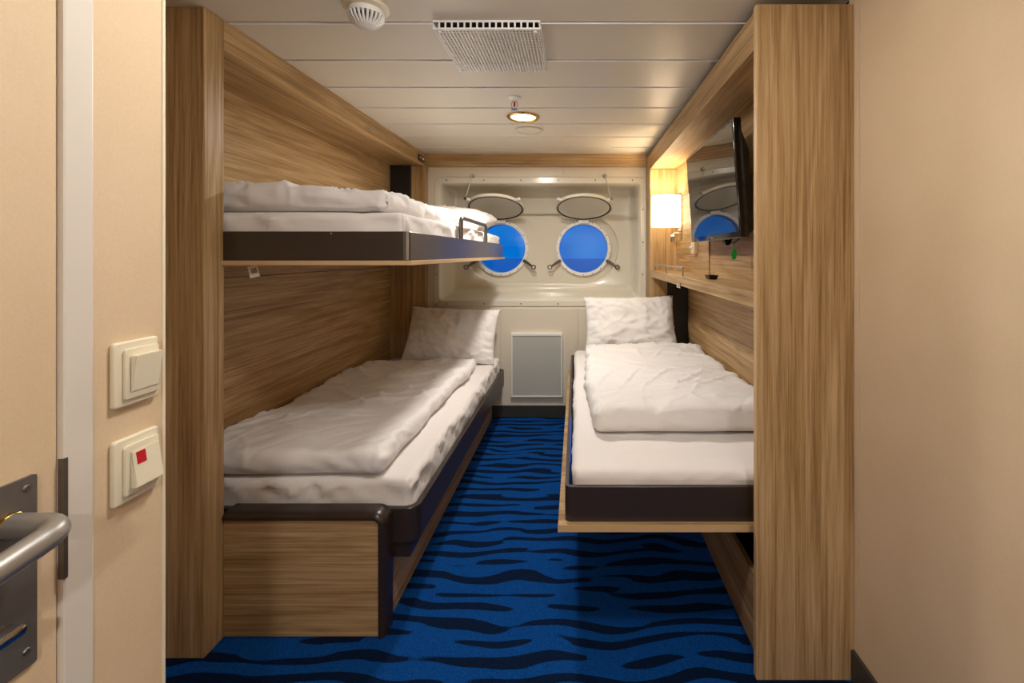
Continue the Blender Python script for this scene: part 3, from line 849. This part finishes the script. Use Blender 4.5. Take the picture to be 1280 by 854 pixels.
# ------------------------------------------------------------------ right folding bed
rb = thing('folding_bed', 'fold-down right bed with dark tray on an oak board', 'bed', (0.4, 2.4, 0.405))
bd = obj('platform_board', box(-0.058, 0.846, 1.447, 3.385, 0.408, 0.430, 0.001), 'oak_X', rb)
obj('board_edge', box(-0.0585, 0.846, 1.4445, 1.4468, 0.4075, 0.4305), 'oak_edge', bd)
out = round_rect(-0.036, 0.845, 1.462, 3.380, 0.020, 6, (1, 0, 0, 1)); inn = round_rect(-0.024, 0.835, 1.474, 3.368, 0.012, 6, (1, 0, 0, 1))
obj('bed_frame', rim_tray(out, inn, 0.4305, 0.545, 0.47), 'dark_laminate', rb, True, 30)
obj('latch', box(-0.0225, -0.017, 2.52, 2.58, 0.548, 0.590, 0.002), 'black_metal', rb)
obj('wall_bracket', box(0.690, 0.8455, 3.386, 3.3995, 0.432, 1.131, 0.001), 'black_metal', rb)
obj('rim_strip', box(-0.0232, -0.020, 1.58, 2.05, 0.48, 0.570, 0.001), 'blue_strip', rb)  # thin blue strip inside the left rim of the tray
mattress('mattress in white fitted sheet on the folding right bed', (-0.012, 0.830, 1.480, 3.360, 0.474, 0.590), 0.030, 31.43)
def drop_r(p): return 0.020 * math.exp(-((p.y - 1.92) / 0.2) ** 2) + 0.008 * math.exp(-((p.x - 0.45) / 0.25) ** 2)
duvet('white duvet folded on the right bed below the television', (0.06, 0.828, 1.765, 3.11, 0.5925, 0.680), 0.041, 41.41, drop_r, 0.7)
mt = Matrix.Translation((0.395, 3.268, 0.798)) @ Matrix.Rotation(math.radians(-1), 4, 'Y') @ Matrix.Rotation(math.radians(66), 4, 'X')
pillow('white pillow propped upright at the head of the right bed', 0.67, 0.42, 0.14, 27.0, mt)

# ================================================================== RIGHT ALCOVE THINGS
# television: faces the aisle, top leaning out
tv = thing('television', 'black wall-mounted flat screen television tilted down over the right bed', 'television', (0.70, 2.19, 1.36))
tl = Matrix.Translation((0.648, 2.19, 1.612)) @ Matrix.Rotation(math.radians(-4.0), 4, 'Y')
def tvpart(name, bm, mat, parent=None, sm=False):
    # built facing -X around the origin; 4.5 deg tilt
    bmesh.ops.transform(bm, matrix=tl, verts=bm.verts)
    return obj(name, bm, mat, parent or tv, sm, 30)
hw, hh = 0.385, 0.243
pts = round_rect(-hw, hw, -hh, hh, 0.006, 4)
bm = bmesh.new()
add_prism(bm, pts, 0.0, 0.032, 'YZ', 0.002)
tvpart('housing', bm, 'black_gloss', None, True)
bm = bmesh.new(); add_prism(bm, round_rect(-hw + 0.014, hw - 0.014, -hh + 0.026, hh - 0.014, 0.002, 2), -0.0012, -0.0002, 'YZ')
tvpart('screen', bm, 'tv_glass')
bm = bmesh.new()
lo = [(-hw + 0.02, -hh + 0.01), (hw - 0.02, -hh + 0.01), (hw - 0.02, hh - 0.03), (-hw + 0.02, hh - 0.03)]
hi = [(-hw + 0.06, -hh + 0.03), (hw - 0.06, -hh + 0.03), (hw - 0.06, hh - 0.12), (-hw + 0.06, hh - 0.12)]
A = [bm.verts.new((0.0322, *p)) for p in lo]; B = [bm.verts.new((0.078, *p)) for p in hi]
for i in range(4): bm.faces.new((A[i], A[(i + 1) % 4], B[(i + 1) % 4], B[i]))
bm.faces.new(A); bm.faces.new(B[::-1])
tvpart('back_cover', bm, 'black_plastic')
bm = box(0.0785, 0.110, -0.10, 0.10, -0.10, 0.10, 0.004)
tvpart('wall_mount', bm, 'black_metal')
bm = box(-0.0016, -0.0003, -0.012, 0.012, -hh + 0.008, -hh + 0.015)
tvpart('badge', bm, 'satin_steel')
# cable with a green tag below the television
cb = thing('cable', 'black cable with green tag hanging below the television', 'cable', (0.70, 1.97, 1.30))
obj('cord', tube(fillet([(0.742, 2.12, 1.40), (0.712, 2.08, 1.357), (0.705, 2.00, 1.352), (0.716, 1.93, 1.385)], 0.04, 8), 0.005, 8), 'black_plastic', cb, True, 50)
obj('plug', lathe([(0.0001, -0.022), (0.014, -0.020), (0.014, 0.016), (0.008, 0.022)], (0.704, 2.10, 1.357), 'Y', 14), 'black_plastic', cb, True, 40)
obj('tag_string', tube([(0.703, 2.00, 1.35), (0.702, 1.995, 1.318)], 0.0018, 6), 'green_plastic', cb)
obj('tag', prism([(0.702 + 0.012 * math.cos(2 * PI * i / 16), 1.302 + 0.024 * math.sin(2 * PI * i / 16)) for i in range(16)], 1.993, 1.996, 'XZ'), 'green_plastic', cb)
# small black tray on the shelf
bm = bmesh.new()
A = [bm.verts.new((0.655 + dx * 0.016, 2.17 + dy * 0.028, 1.1818)) for dx, dy in ((-1, -1), (1, -1), (1, 1), (-1, 1))]
B = [bm.verts.new((0.655 + dx * 0.023, 2.17 + dy * 0.036, 1.2020)) for dx, dy in ((-1, -1), (1, -1), (1, 1), (-1, 1))]
C = [bm.verts.new((0.655 + dx * 0.019, 2.17 + dy * 0.031, 1.2020)) for dx, dy in ((-1, -1), (1, -1), (1, 1), (-1, 1))]
D = [bm.verts.new((0.655 + dx * 0.014, 2.17 + dy * 0.025, 1.1860)) for dx, dy in ((-1, -1), (1, -1), (1, 1), (-1, 1))]
for P, Q in ((A, B), (B, C), (C, D)):
    for i in range(4): bm.faces.new((P[i], P[(i + 1) % 4], Q[(i + 1) % 4], Q[i]))
bm.faces.new(A); bm.faces.new(D)
tag(obj('small_dish', bm, 'black_plastic'), 'small black tapered dish on the oak shelf below the television', 'dish')
# control box on the panel
cbx = thing('control_box', 'small beige control box on the oak panel below the reading lamp', 'switch', (0.745, 2.83, 1.30))
obj('case', box(0.733, 0.7597, 2.79, 2.87, 1.305, 1.378, 0.004), 'thermo_box', cbx)
obj('knob', lathe([(0.0001, -0.012), (0.009, -0.012), (0.011, 0)], (0.733, 2.85, 1.345), 'X', 16), 'white_plastic', cbx, True, 40)

# reading lamp
lx, ly, r0, z0, z1 = 0.648, 3.235, 0.104, 1.500, 1.722
lp = thing('wall_lamp', 'glowing white drum wall lamp with chrome bracket in the right alcove', 'lamp', (0.70, ly, 1.42))
obj('wall_plate', box(0.748, 0.7597, ly - 0.03, ly + 0.03, 1.42, 1.745, 0.002), 'chrome', lp)
sh = bmesh.new()
add_lathe(sh, [(r0 - 0.004, z0), (r0, z0), (r0, z1), (r0 - 0.004, z1), (r0 - 0.004, z0 + 0.0001)], (lx, ly, 0), 'Z', 48)
shd = obj('lamp_shade', ring_lathe(r0 - 0.004, r0, z0, z1, (lx, ly, 0), 'Z', 48, 0.001), 'lamp_shade_lit', lp, True, 40)
sh.free()
obj('shade_diffuser', lathe([(0.0001, z0 + 0.004), (r0 - 0.0045, z0 + 0.004), (r0 - 0.0045, z0 + 0.007), (0.0001, z0 + 0.007)], (lx, ly, 0), 'Z', 40), 'lamp_shade_lit', shd)
obj('top_arm', box(lx - 0.045, 0.7478, ly - 0.012, ly + 0.012, z1 + 0.004, z1 + 0.018, 0.002), 'dark_steel', lp)
obj('lamp_holder', lathe([(0.0001, z1 - 0.07), (0.018, z1 - 0.07), (0.018, z1 + 0.0038), (0.0001, z1 + 0.0038)], (lx, ly, 0), 'Z', 20), 'white_plastic', lp)
rd = obj('spot_arm', tube(fillet([(0.7478, ly - 0.02, 1.452), (0.70, ly - 0.02, 1.452), (0.695, ly - 0.02, 1.43)], 0.012), 0.006, 10), 'chrome', lp, True, 50)
obj('spot_head', lathe([(0.0001, -0.03), (0.016, -0.028), (0.018, 0.012), (0.010, 0.022)], (0.693, ly - 0.02, 1.420), 'Z', 18), 'chrome', rd, True, 40)
obj('switch_button', lathe([(0.0001, -0.008), (0.007, -0.008), (0.009, 0)], (0.748, ly - 0.012, 1.478), 'X', 14), 'white_plastic', lp)
pll = bpy.data.lights.new('wall_lamp_light', 'POINT'); pll.energy = 9.0; pll.color = (1.0, 0.78, 0.50); pll.shadow_soft_size = 0.02
po = bpy.data.objects.new('wall_lamp_light', pll); po.location = (lx, ly, 1.722 - 0.10); COL.objects.link(po)

# ================================================================== BACK WALL COVER PANEL
cv = thing('access_panel', 'pale grey framed access panel on the back wall between the beds', 'wall panel', (-0.31, 3.58, 0.16))
x0, x1, z0, z1 = -0.516, -0.108, 0.166, 0.675
yv0, yv1 = WY - 0.034, WY - 0.0065
obj('panel_face', box(x0 + 0.011, x1 - 0.011, yv0 + 0.005, yv1, z0 + 0.011, z1 - 0.022), 'grey_panel', cv)
obj('frame_bar', box(x0, x0 + 0.0105, yv0, yv1, z0, z1, 0.002), 'white_paint', cv)
obj('frame_bar', box(x1 - 0.0105, x1, yv0, yv1, z0, z1, 0.002), 'white_paint', cv)
obj('frame_bar', box(x0 + 0.0107, x1 - 0.0107, yv0, yv1, z0, z0 + 0.0105, 0.002), 'white_paint', cv)
obj('frame_bar', box(x0 + 0.0107, x1 - 0.0107, yv0, yv1, z1 - 0.0215, z1, 0.002), 'white_paint', cv)

# ================================================================== CEILING FITTINGS
# smoke detector
sx, sy = -0.676, 1.445
sd = thing('smoke_detector', 'white ribbed smoke detector on the ceiling near the left alcove', 'smoke detector', (sx, sy, 2.035))
obj('mounting_base', lathe([(0.070, CZ - 0.0005), (0.070, CZ - 0.010), (0.060, CZ - 0.014), (0.0001, CZ - 0.014)], (sx, sy, 0), 'Z', 36), 'ivory_plastic', sd, True, 35)
obj('body', lathe([(0.052, CZ - 0.0145), (0.056, CZ - 0.024), (0.055, CZ - 0.032), (0.0001, CZ - 0.032)], (sx, sy, 0), 'Z', 36), 'white_plastic', sd, True, 35)
obj('core', lathe([(0.040, CZ - 0.0325), (0.026, CZ - 0.058), (0.0001, CZ - 0.058)], (sx, sy, 0), 'Z', 28), 'baseboard_dark', sd, True, 35)
for k in range(24):
    a = 2 * PI * k / 24; ca, sa = math.cos(a), math.sin(a)
    obj('rib', tube([(sx + 0.053 * ca, sy + 0.053 * sa, CZ - 0.032), (sx + 0.047 * ca, sy + 0.047 * sa, CZ - 0.046), (sx + 0.029 * ca, sy + 0.029 * sa, CZ - 0.061)], 0.0042, 6), 'white_plastic', sd, True, 50)
obj('cap', lathe([(0.0305, CZ - 0.0585), (0.031, CZ - 0.063), (0.024, CZ - 0.067), (0.0001, CZ - 0.068)], (sx, sy, 0), 'Z', 30), 'white_plastic', sd, True, 35)

# ventilation grille box
gx0, gx1, gy0, gy1, gz = -0.4875, -0.122, 1.528, 1.885, 2.068
vg = thing('ceiling_vent', 'white perforated ventilation box on the ceiling', 'vent', ((gx0 + gx1) / 2, (gy0 + gy1) / 2, gz))
bm = bmesh.new(); N = 30
for i in range(N + 1):
    xx = gx0 + (gx1 - gx0) * i / N; wd = 0.0022 if 0 < i < N else 0.006
    add_box(bm, max(gx0, xx - wd), min(gx1, xx + wd), gy0, gy1, gz, gz + 0.0022)
o = obj('grille_bars', bm, 'white_paint', vg); o['kind'] = 'stuff'
bm = bmesh.new()
for i in range(N + 1):
    yy = gy0 + (gy1 - gy0) * i / N; wd = 0.0022 if 0 < i < N else 0.006
    add_box(bm, gx0, gx1, max(gy0, yy - wd), min(gy1, yy + wd), gz + 0.0005, gz + 0.0027)
o = obj('grille_crossbars', bm, 'white_paint', vg); o['kind'] = 'stuff'
def slotted(name, axis, c, a0, a1):
    """a side of square holes: top and bottom strips and uprights"""
    bm = bmesh.new()
    def bx(a, b_, za, zb):
        if axis == 'X': add_box(bm, a, b_, c - 0.001, c + 0.001, za, zb)
        else: add_box(bm, c - 0.001, c + 0.001, a, b_, za, zb)
    bx(a0, a1, gz, gz + 0.006); bx(a0, a1, CZ - 0.0075, CZ - 0.0005)
    n_ = 17
    for i in range(n_ + 1):
        xx = a0 + (a1 - a0) * i / n_
        bx(max(a0, xx - 0.003), min(a1, xx + 0.003), gz + 0.006, CZ - 0.0075)
    return obj(name, bm, 'white_paint', vg)
slotted('side_grille', 'X', gy0 + 0.0005, gx0, gx1); slotted('side_grille', 'X', gy1 - 0.0005, gx0, gx1)
slotted('side_grille', 'Y', gx0 + 0.0005, gy0, gy1); slotted('side_grille', 'Y', gx1 - 0.0005, gy0, gy1)
obj('duct_plate', box(gx0 + 0.01, gx1 - 0.01, gy0 + 0.01, gy1 - 0.01, CZ - 0.004, CZ - 0.0006), 'shadow_gap', vg)
dc = obj('duct_cone', lathe([(0.13, gz + 0.0275), (0.12, gz + 0.0175), (0.0001, gz + 0.0155)], ((gx0 + gx1) / 2, (gy0 + gy1) / 2, 0), 'Z', 32), 'grey_panel', vg, True, 40)
for xx in (gx0 + 0.018, gx1 - 0.018):
    for yy in (gy0 + 0.014, gy1 - 0.014):
        obj('fixing_stud', lathe([(0.0001, gz - 0.006), (0.005, gz - 0.005), (0.007, gz - 0.0002)], (xx, yy, 0), 'Z', 14), 'white_plastic', vg, True, 40)

# sprinkler
px, py = -0.313, 2.284
sp = thing('sprinkler', 'small ceiling sprinkler head with red bulb', 'sprinkler', (px, py, 2.03))
obj('escutcheon', lathe([(0.034, CZ - 0.0005), (0.034, CZ - 0.004), (0.016, CZ - 0.016), (0.0001, CZ - 0.016)], (px, py, 0), 'Z', 28), 'white_plastic', sp, True, 35)
for s in (-1, 1):
    obj('frame_arm', tube(fillet([(px + s * 0.008, py, CZ - 0.016), (px + s * 0.016, py, CZ - 0.030), (px + s * 0.014, py, CZ - 0.050), (px + s * 0.002, py, CZ - 0.058)], 0.006), 0.003, 8), 'chrome', sp, True, 50)
obj('bulb', lathe([(0.0001, CZ - 0.050), (0.004, CZ - 0.046), (0.005, CZ - 0.034), (0.004, CZ - 0.022), (0.0001, CZ - 0.0165)], (px, py, 0), 'Z', 12), 'red_plastic', sp, True, 60)
obj('deflector', lathe([(0.0001, CZ - 0.060), (0.017, CZ - 0.060), (0.017, CZ - 0.0582), (0.0001, CZ - 0.0582)], (px, py, 0), 'Z', 18), 'chrome', sp)

# recessed downlights
def downlight(label, cx, cy):
    d = thing('downlight', label, 'ceiling light', (cx, cy, CZ - 0.01), 'recessed brass-rimmed downlights')
    obj('rim', ring_lathe(0.072, 0.094, CZ - 0.010, CZ - 0.0006, (cx, cy, 0), 'Z', 44, 0.004), 'brass', d, True, 40)
    obj('lens', lathe([(0.0001, CZ - 0.0045), (0.060, CZ - 0.004), (0.0715, CZ - 0.0015), (0.0715, CZ - 0.0007)], (cx, cy, 0), 'Z', 40), 'lamp_lens', d, True, 60)
    return d
downlight('brass-rimmed downlight glowing in the cabin ceiling between the beds', -0.306, 2.60)
downlight('added unseen downlight in the corridor, sending fill light into the cabin', 0.25, -1.25)  # unseen fitting added to go with the corridor fill light
# added opal dome lamp over the entrance, unseen; shaped to light ceiling and fascias
ex, ey = -0.05, 0.80
dl = thing('unseen_dome_lamp', 'unseen opal dome lamp added over the cabin entrance to light ceiling and fascias', 'ceiling light', (ex, ey, CZ - 0.07))
obj('base_ring', ring_lathe(0.104, 0.120, CZ - 0.016, CZ - 0.0006, (ex, ey, 0), 'Z', 40, 0.003), 'white_plastic', dl, True, 40)
obj('opal_dome', lathe([(0.1035, CZ - 0.001), (0.1035, CZ - 0.018)] + [(0.1035 * math.cos(PI / 2 * i / 8), CZ - 0.018 - 0.060 * math.sin(PI / 2 * i / 8)) for i in range(1, 8)] + [(0.0001, CZ - 0.078)], (ex, ey, 0), 'Z', 32), 'opal_lit', dl, True, 60)
# loudspeaker disc
cx, cy = -0.300, 2.885
spk = thing('ceiling_speaker', 'flat white round loudspeaker cover on the ceiling behind the downlight', 'speaker', (cx, cy, CZ - 0.01))
obj('rim', ring_lathe(0.074, 0.090, CZ - 0.009, CZ - 0.0006, (cx, cy, 0), 'Z', 40, 0.003), 'ceiling_metal', spk, True, 40)
obj('cover', lathe([(0.0001, CZ - 0.006), (0.0735, CZ - 0.004), (0.0735, CZ - 0.0007)], (cx, cy, 0), 'Z', 40), 'ceiling_metal', spk, True, 40)

# ================================================================== LIGHT SWITCHES on the entry wall
def switch(label, zc, red):
    t = thing('light_switch', label, 'switch', (WL, 0.657, zc - 0.047), 'light switches on the entry wall')
    y0, y1 = 0.6235, 0.6905
    obj('plate', prism(round_rect(y0, y1, zc - 0.0465, zc + 0.0465, 0.005, 4), WL + 0.0002, WL + 0.0085, 'YZ', 0.003, 3), 'ivory_plastic', t, True, 35)
    obj('inner_frame', prism(round_rect(y0 + 0.011, y1 - 0.004, zc - 0.036, zc + 0.036, 0.004, 4), WL + 0.0086, WL + 0.013, 'YZ', 0.0015, 2), 'ivory_plastic', t, True, 35)
    bm = bmesh.new()
    ya, yb, za, zb = y0 + 0.018, y1 - 0.006, zc - 0.026, zc + 0.026
    k0, k1 = (0.0215, 0.0145) if not red else (0.0145, 0.0215)   # x at the top / bottom edge of the rocker
    if red: k0, k1 = 0.0145, 0.0225
    pr = [(WL + 0.0131, za), (WL + k1, za), (WL + k0, zb), (WL + 0.0131, zb)]
    A = [bm.verts.new((p[0], ya, p[1])) for p in pr]; B = [bm.verts.new((p[0], yb, p[1])) for p in pr]
    for i in range(4): bm.faces.new((A[i], A[(i + 1) % 4], B[(i + 1) % 4], B[i]))
    bm.faces.new(A); bm.faces.new(B[::-1])
    bmesh.ops.bevel(bm, geom=list(bm.edges), offset=0.001, segments=2, affect='EDGES')
    rk = obj('rocker', bm, 'ivory_plastic', t, True, 30)
    if red:
        f = lambda z: WL + k1 + (k0 - k1) * (z - za) / (zb - za)
        bm = bmesh.new(); z_a, z_b = zc + 0.006, zc + 0.023; yy0, yy1 = 0.6475, 0.661
        pr = [(f(z_a) - 0.001, z_a), (f(z_a) + 0.0008, z_a), (f(z_b) + 0.0008, z_b), (f(z_b) - 0.001, z_b)]
        A = [bm.verts.new((p[0], yy0, p[1])) for p in pr]; B = [bm.verts.new((p[0], yy1, p[1])) for p in pr]
        for i in range(4): bm.faces.new((A[i], A[(i + 1) % 4], B[(i + 1) % 4], B[i]))
        bm.faces.new(A); bm.faces.new(B[::-1])
        o = obj('indicator', bm, 'red_plastic', rk); o['label'] = 'red indicator window'
switch('plain ivory rocker switch, the upper one beside the door', 1.131, False)
switch('ivory rocker switch with red indicator, below the plain switch', 0.993, True)
